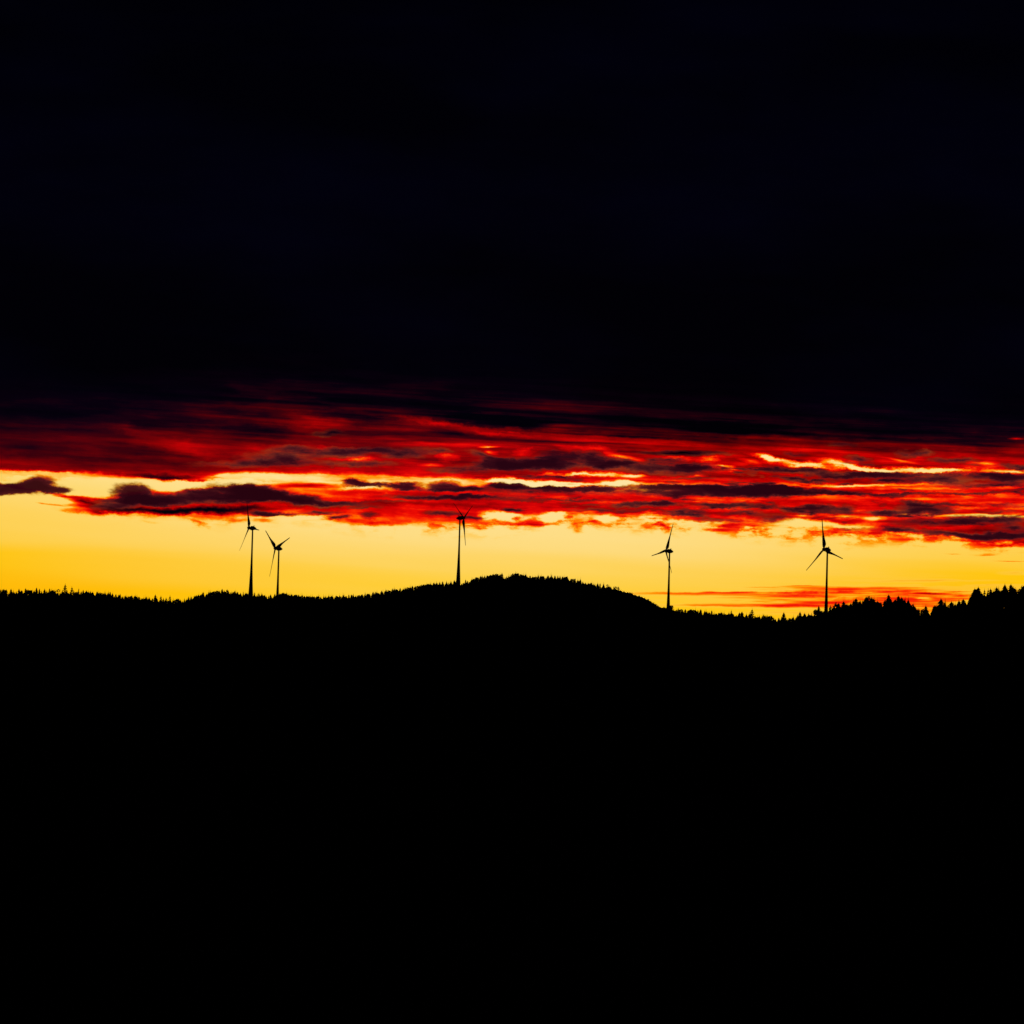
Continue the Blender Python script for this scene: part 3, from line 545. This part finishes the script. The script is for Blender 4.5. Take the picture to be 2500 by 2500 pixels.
fd = lambda X: float(np.interp(X, gx, far_D)); fc = lambda X: float(np.interp(X, gx, far_C))
sp_ = []
for off in (8, 0, -9, -18): sp_ += rows(np.arange(-330, 2830, 5.0), lambda X: fd(X) + off, lambda X: fc(X) * 1.09, 4.0, 4)
for k in range(11): sp_ += rows(np.arange(-330, 2830, 9.0), lambda X: fd(X) - 45 - 34 * k, lambda X: min(fc(X) + 2 * k, 15), 4.0, 12)
for k in range(3): sp_ += rows(np.arange(-330, 2830, 7.0), lambda X: fd(X) + 22 + 26 * k, lambda X: fc(X) * .86, 4.4, 8)
sp_ += rows(np.arange(-330, 2830, 3.5), lambda X: fd(X) - 4, lambda X: fc(X) * .62, 4.0, 3)      # undergrowth along the crest
sp_ += rows(np.arange(-330, 2830, 3.5), lambda X: fd(X) + 6, lambda X: fc(X) * .75, 4.0, 3)
wood('far_forest', 'black wooded flank of the far ridge under the turbines', sp_, M_LEAF, lowS)
sp_ = []
for off in (12, 0, -12): sp_ += rows(np.arange(2022, 2830, 6.0), lambda X: N_D + off, lambda X: 14.6, 3.6, 5)
for k in range(12): sp_ += rows(np.arange(2040, 2830, 10.0), lambda X: N_D - 35 - 26 * k, lambda X: 15, 3.4, 10)
wood('near_forest', 'black wooded slope of the nearer hill on the right', sp_, M_LEAF, lowS)

# ------------------------------------------------------------------ wind turbines
def lathe(prof, n=24):
    V = []; Fc = []
    for r, z in prof:
        for i in range(n):
            a = 2 * math.pi * i / n; V.append((r * math.cos(a), r * math.sin(a), z))
    for j in range(len(prof) - 1):
        for i in range(n):
            i2 = (i + 1) % n; Fc.append((j * n + i, j * n + i2, (j + 1) * n + i2, (j + 1) * n + i))
    Fc.append(tuple(range(n))[::-1]); Fc.append(tuple((len(prof) - 1) * n + i for i in range(n)))
    return V, Fc
def lathe_y(prof, n=24):
    V, Fc = lathe(prof, n)
    return [(x, z, y) for x, y, z in V], [f[::-1] for f in Fc]
BL = 41.0
# blade: root at z=1.2, tip at z=BL; chord along x (rotor plane), thickness along y (axis)
TWIST = .8
def blade():
    st = [(1.0, 1.9, 1.9, 0, 0), (2.2, 2.0, 1.9, 0, 0), (4.0, 3.9, 2.0, 26, .15), (6.5, 5.2, 1.7, 23, .3), (10, 4.8, 1.3, 18, .25), (15, 3.7, .95, 13, .15), (20, 2.5, .58, 9, .08), (26, 1.8, .44, 6, .0), (32, 1.5, .32, 3, 0), (37, 1.3, .26, 1, 0), (40.5, 1.1, .2, 0, 0), (BL, .7, .12, 0, 0)]
    n = 12; V = []; Fc = []
    for z, ch, th, tw, shift in st:
        t = R(tw * TWIST + 9)
        for i in range(n):
            a = 2 * math.pi * i / n
            x = ch / 2 * math.cos(a) + shift * ch * .5; y = th / 2 * math.sin(a) * (1 + .35 * math.cos(a))
            V.append((x * math.cos(t) - y * math.sin(t), x * math.sin(t) + y * math.cos(t) - .0012 * z * z * .3, z))
    for j in range(len(st) - 1):
        for i in range(n):
            i2 = (i + 1) % n; Fc.append((j * n + i, j * n + i2, (j + 1) * n + i2, (j + 1) * n + i))
    Fc.append(tuple(range(n))[::-1]); Fc.append(tuple((len(st) - 1) * n + i for i in range(n)))
    return V, Fc
BLADE = mesh('blade', *blade(), M_WHITE, True)
# nacelle: egg-shaped, front toward -y, origin over the tower axis
NAC = mesh('nacelle', *lathe_y([(1.3, -2.6), (2.35, -2.2), (2.75, -1.2), (2.8, 0), (2.6, 1.6), (2.15, 3.2), (1.4, 4.8), (.7, 5.9), (.25, 6.3)]), M_WHITE, True)
HUB = mesh('hub', *lathe_y([(.2, -2.4), (1.0, -2.1), (1.7, -1.3), (2.1, -.2), (2.2, .9), (1.9, 1.7), (1.3, 1.9)]), M_WHITE, True)
def box(sx, sy, sz, z=0):
    V = [(a * sx, b * sy, z + c * sz) for c in (0, 1) for a, b in ((-.5, -.5), (.5, -.5), (.5, .5), (-.5, .5))]
    return V, [(3, 2, 1, 0), (4, 5, 6, 7), (0, 1, 5, 4), (1, 2, 6, 5), (2, 3, 7, 6), (3, 0, 4, 7)]
LAMPH = mesh('lamp_bracket', *box(1.1, .9, 1.0), M_CONC); LENS = mesh('lamp_lens', *lathe([(.38, 0), (.42, .3), (.36, .65), (.1, .85)], 10), M_RED)
MAST = mesh('wind_vane', *lathe([(.07, 0), (.06, 1.5), (.28, 1.55), (.28, 1.75), (.04, 1.8)], 8), M_CONC)
def tower_mesh(H):
    depth = [(0, 1.9), (6, 1.95), (33, 2.25), (50, 2.75), (63, 3.5), (75, 4.4), (88, 5.5), (100, 6.6), (125, 9.0)]
    dz_ = np.array([a for a, b in depth]); ww = np.array([b for a, b in depth])
    zs = np.linspace(-3, H, 40)
    return lathe([(float(np.interp(H - z, dz_, ww)) / 2 * 1.1, z) for z in zs], 28)
# x, y of the rotor centre in the photo, rotor radius in photo px, yaw, rotor phase (deg)
TURB = [((607.6, 1288.6), 68.44, 62, 96, 'leftmost wind turbine, the taller of the pair, one blade pointing almost straight up'),
        ((672.0, 1338.6), 70.38, 55, 69, 'shorter wind turbine just right of the leftmost one, blades spread in a Y'),
        ((1131.9, 1264.5), 67.83, -67, 60, 'wind turbine beside the middle hill, two blades up in a V, one down'),
        ((1625.6, 1345.0), 71.09, 65, 21, 'wind turbine at the right foot of the middle hill, one blade pointing left'),
        ((2011.5, 1341.3), 77.0, 55, 108, 'rightmost wind turbine, rising behind the trees with one blade upright')]
for (hx, hy), rp, psi, th, label in TURB:
    D = F * BL / rp; az, el = azel(hx, hy)
    D = D * math.cos(az)                                     # depth along the view
    c3 = Vector((D * math.tan(az), D, EYE + D / math.cos(az) * math.tan(el)))
    p = R(psi); tilt = .09
    m_ = Vector((math.sin(p), math.cos(p), 0))               # from rotor towards the tail
    e1 = Vector((math.cos(p), -math.sin(p), 0))
    e2 = Vector((0, 0, 1)) * math.cos(tilt) + m_ * math.sin(tilt)
    ax = (m_ * math.cos(tilt) - Vector((0, 0, 1)) * math.sin(tilt))      # rotor axis, front to tail
    over = 6.0
    foot = c3 + ax * over
    gh = gz(foot.x, foot.y); H = foot.z - gh - 1.6
    root = bpy.data.objects.new('wind_turbine', None); COL.objects.link(root); root.location = (foot.x, foot.y, gh)
    root['label'] = label; root['category'] = 'wind turbine'; root['group'] = 'wind turbines on the wooded ridge'
    tw = link('tower', mesh('tower', *tower_mesh(H), M_CONC, True), root)
    # local frame of the head
    yx = ax; xx = e1; zx = xx.cross(yx)
    if zx.z < 0: xx = -e1; zx = xx.cross(yx)
    def frame(o, cols, at):
        M = Matrix.Identity(4)
        for j, cvec in enumerate(cols):
            for i in range(3): M[i][j] = cvec[i]
        for i in range(3): M[i][3] = at[i]
        o.matrix_local = M
    def loc(v): return Vector(v) - Vector((foot.x, foot.y, gh))
    nc = link('nacelle', NAC, root); frame(nc, (xx * 1.12, yx * 1.05, zx * 1.12), loc(foot + Vector((0, 0, .3)) - ax * .6))
    lb = link('lamp_bracket', LAMPH, nc, (0, 2.0, 2.2)); ll = link('warning_lamp', LENS, nc, (0, 2.0, 3.2)); wv = link('wind_vane', MAST, nc, (0, 3.4, 1.9))
    hb = link('hub', HUB, root); frame(hb, (xx * 1.15, yx * 1.1, zx * 1.15), loc(c3))
    for k in range(3):
        a = R(th) + k * 2 * math.pi / 3
        dirb = e1 * math.sin(a) + e2 * math.cos(a)
        tang = dirb.cross(ax)                                # in the rotor plane
        b = link('blade', BLADE, root); frame(b, (tang, ax, dirb) if tang.cross(ax).dot(dirb) > 0 else (-tang, ax, dirb), loc(c3))
print('trees', NTREES, 'objects', len(bpy.data.objects), 'nodes', len(W.node_tree.nodes))
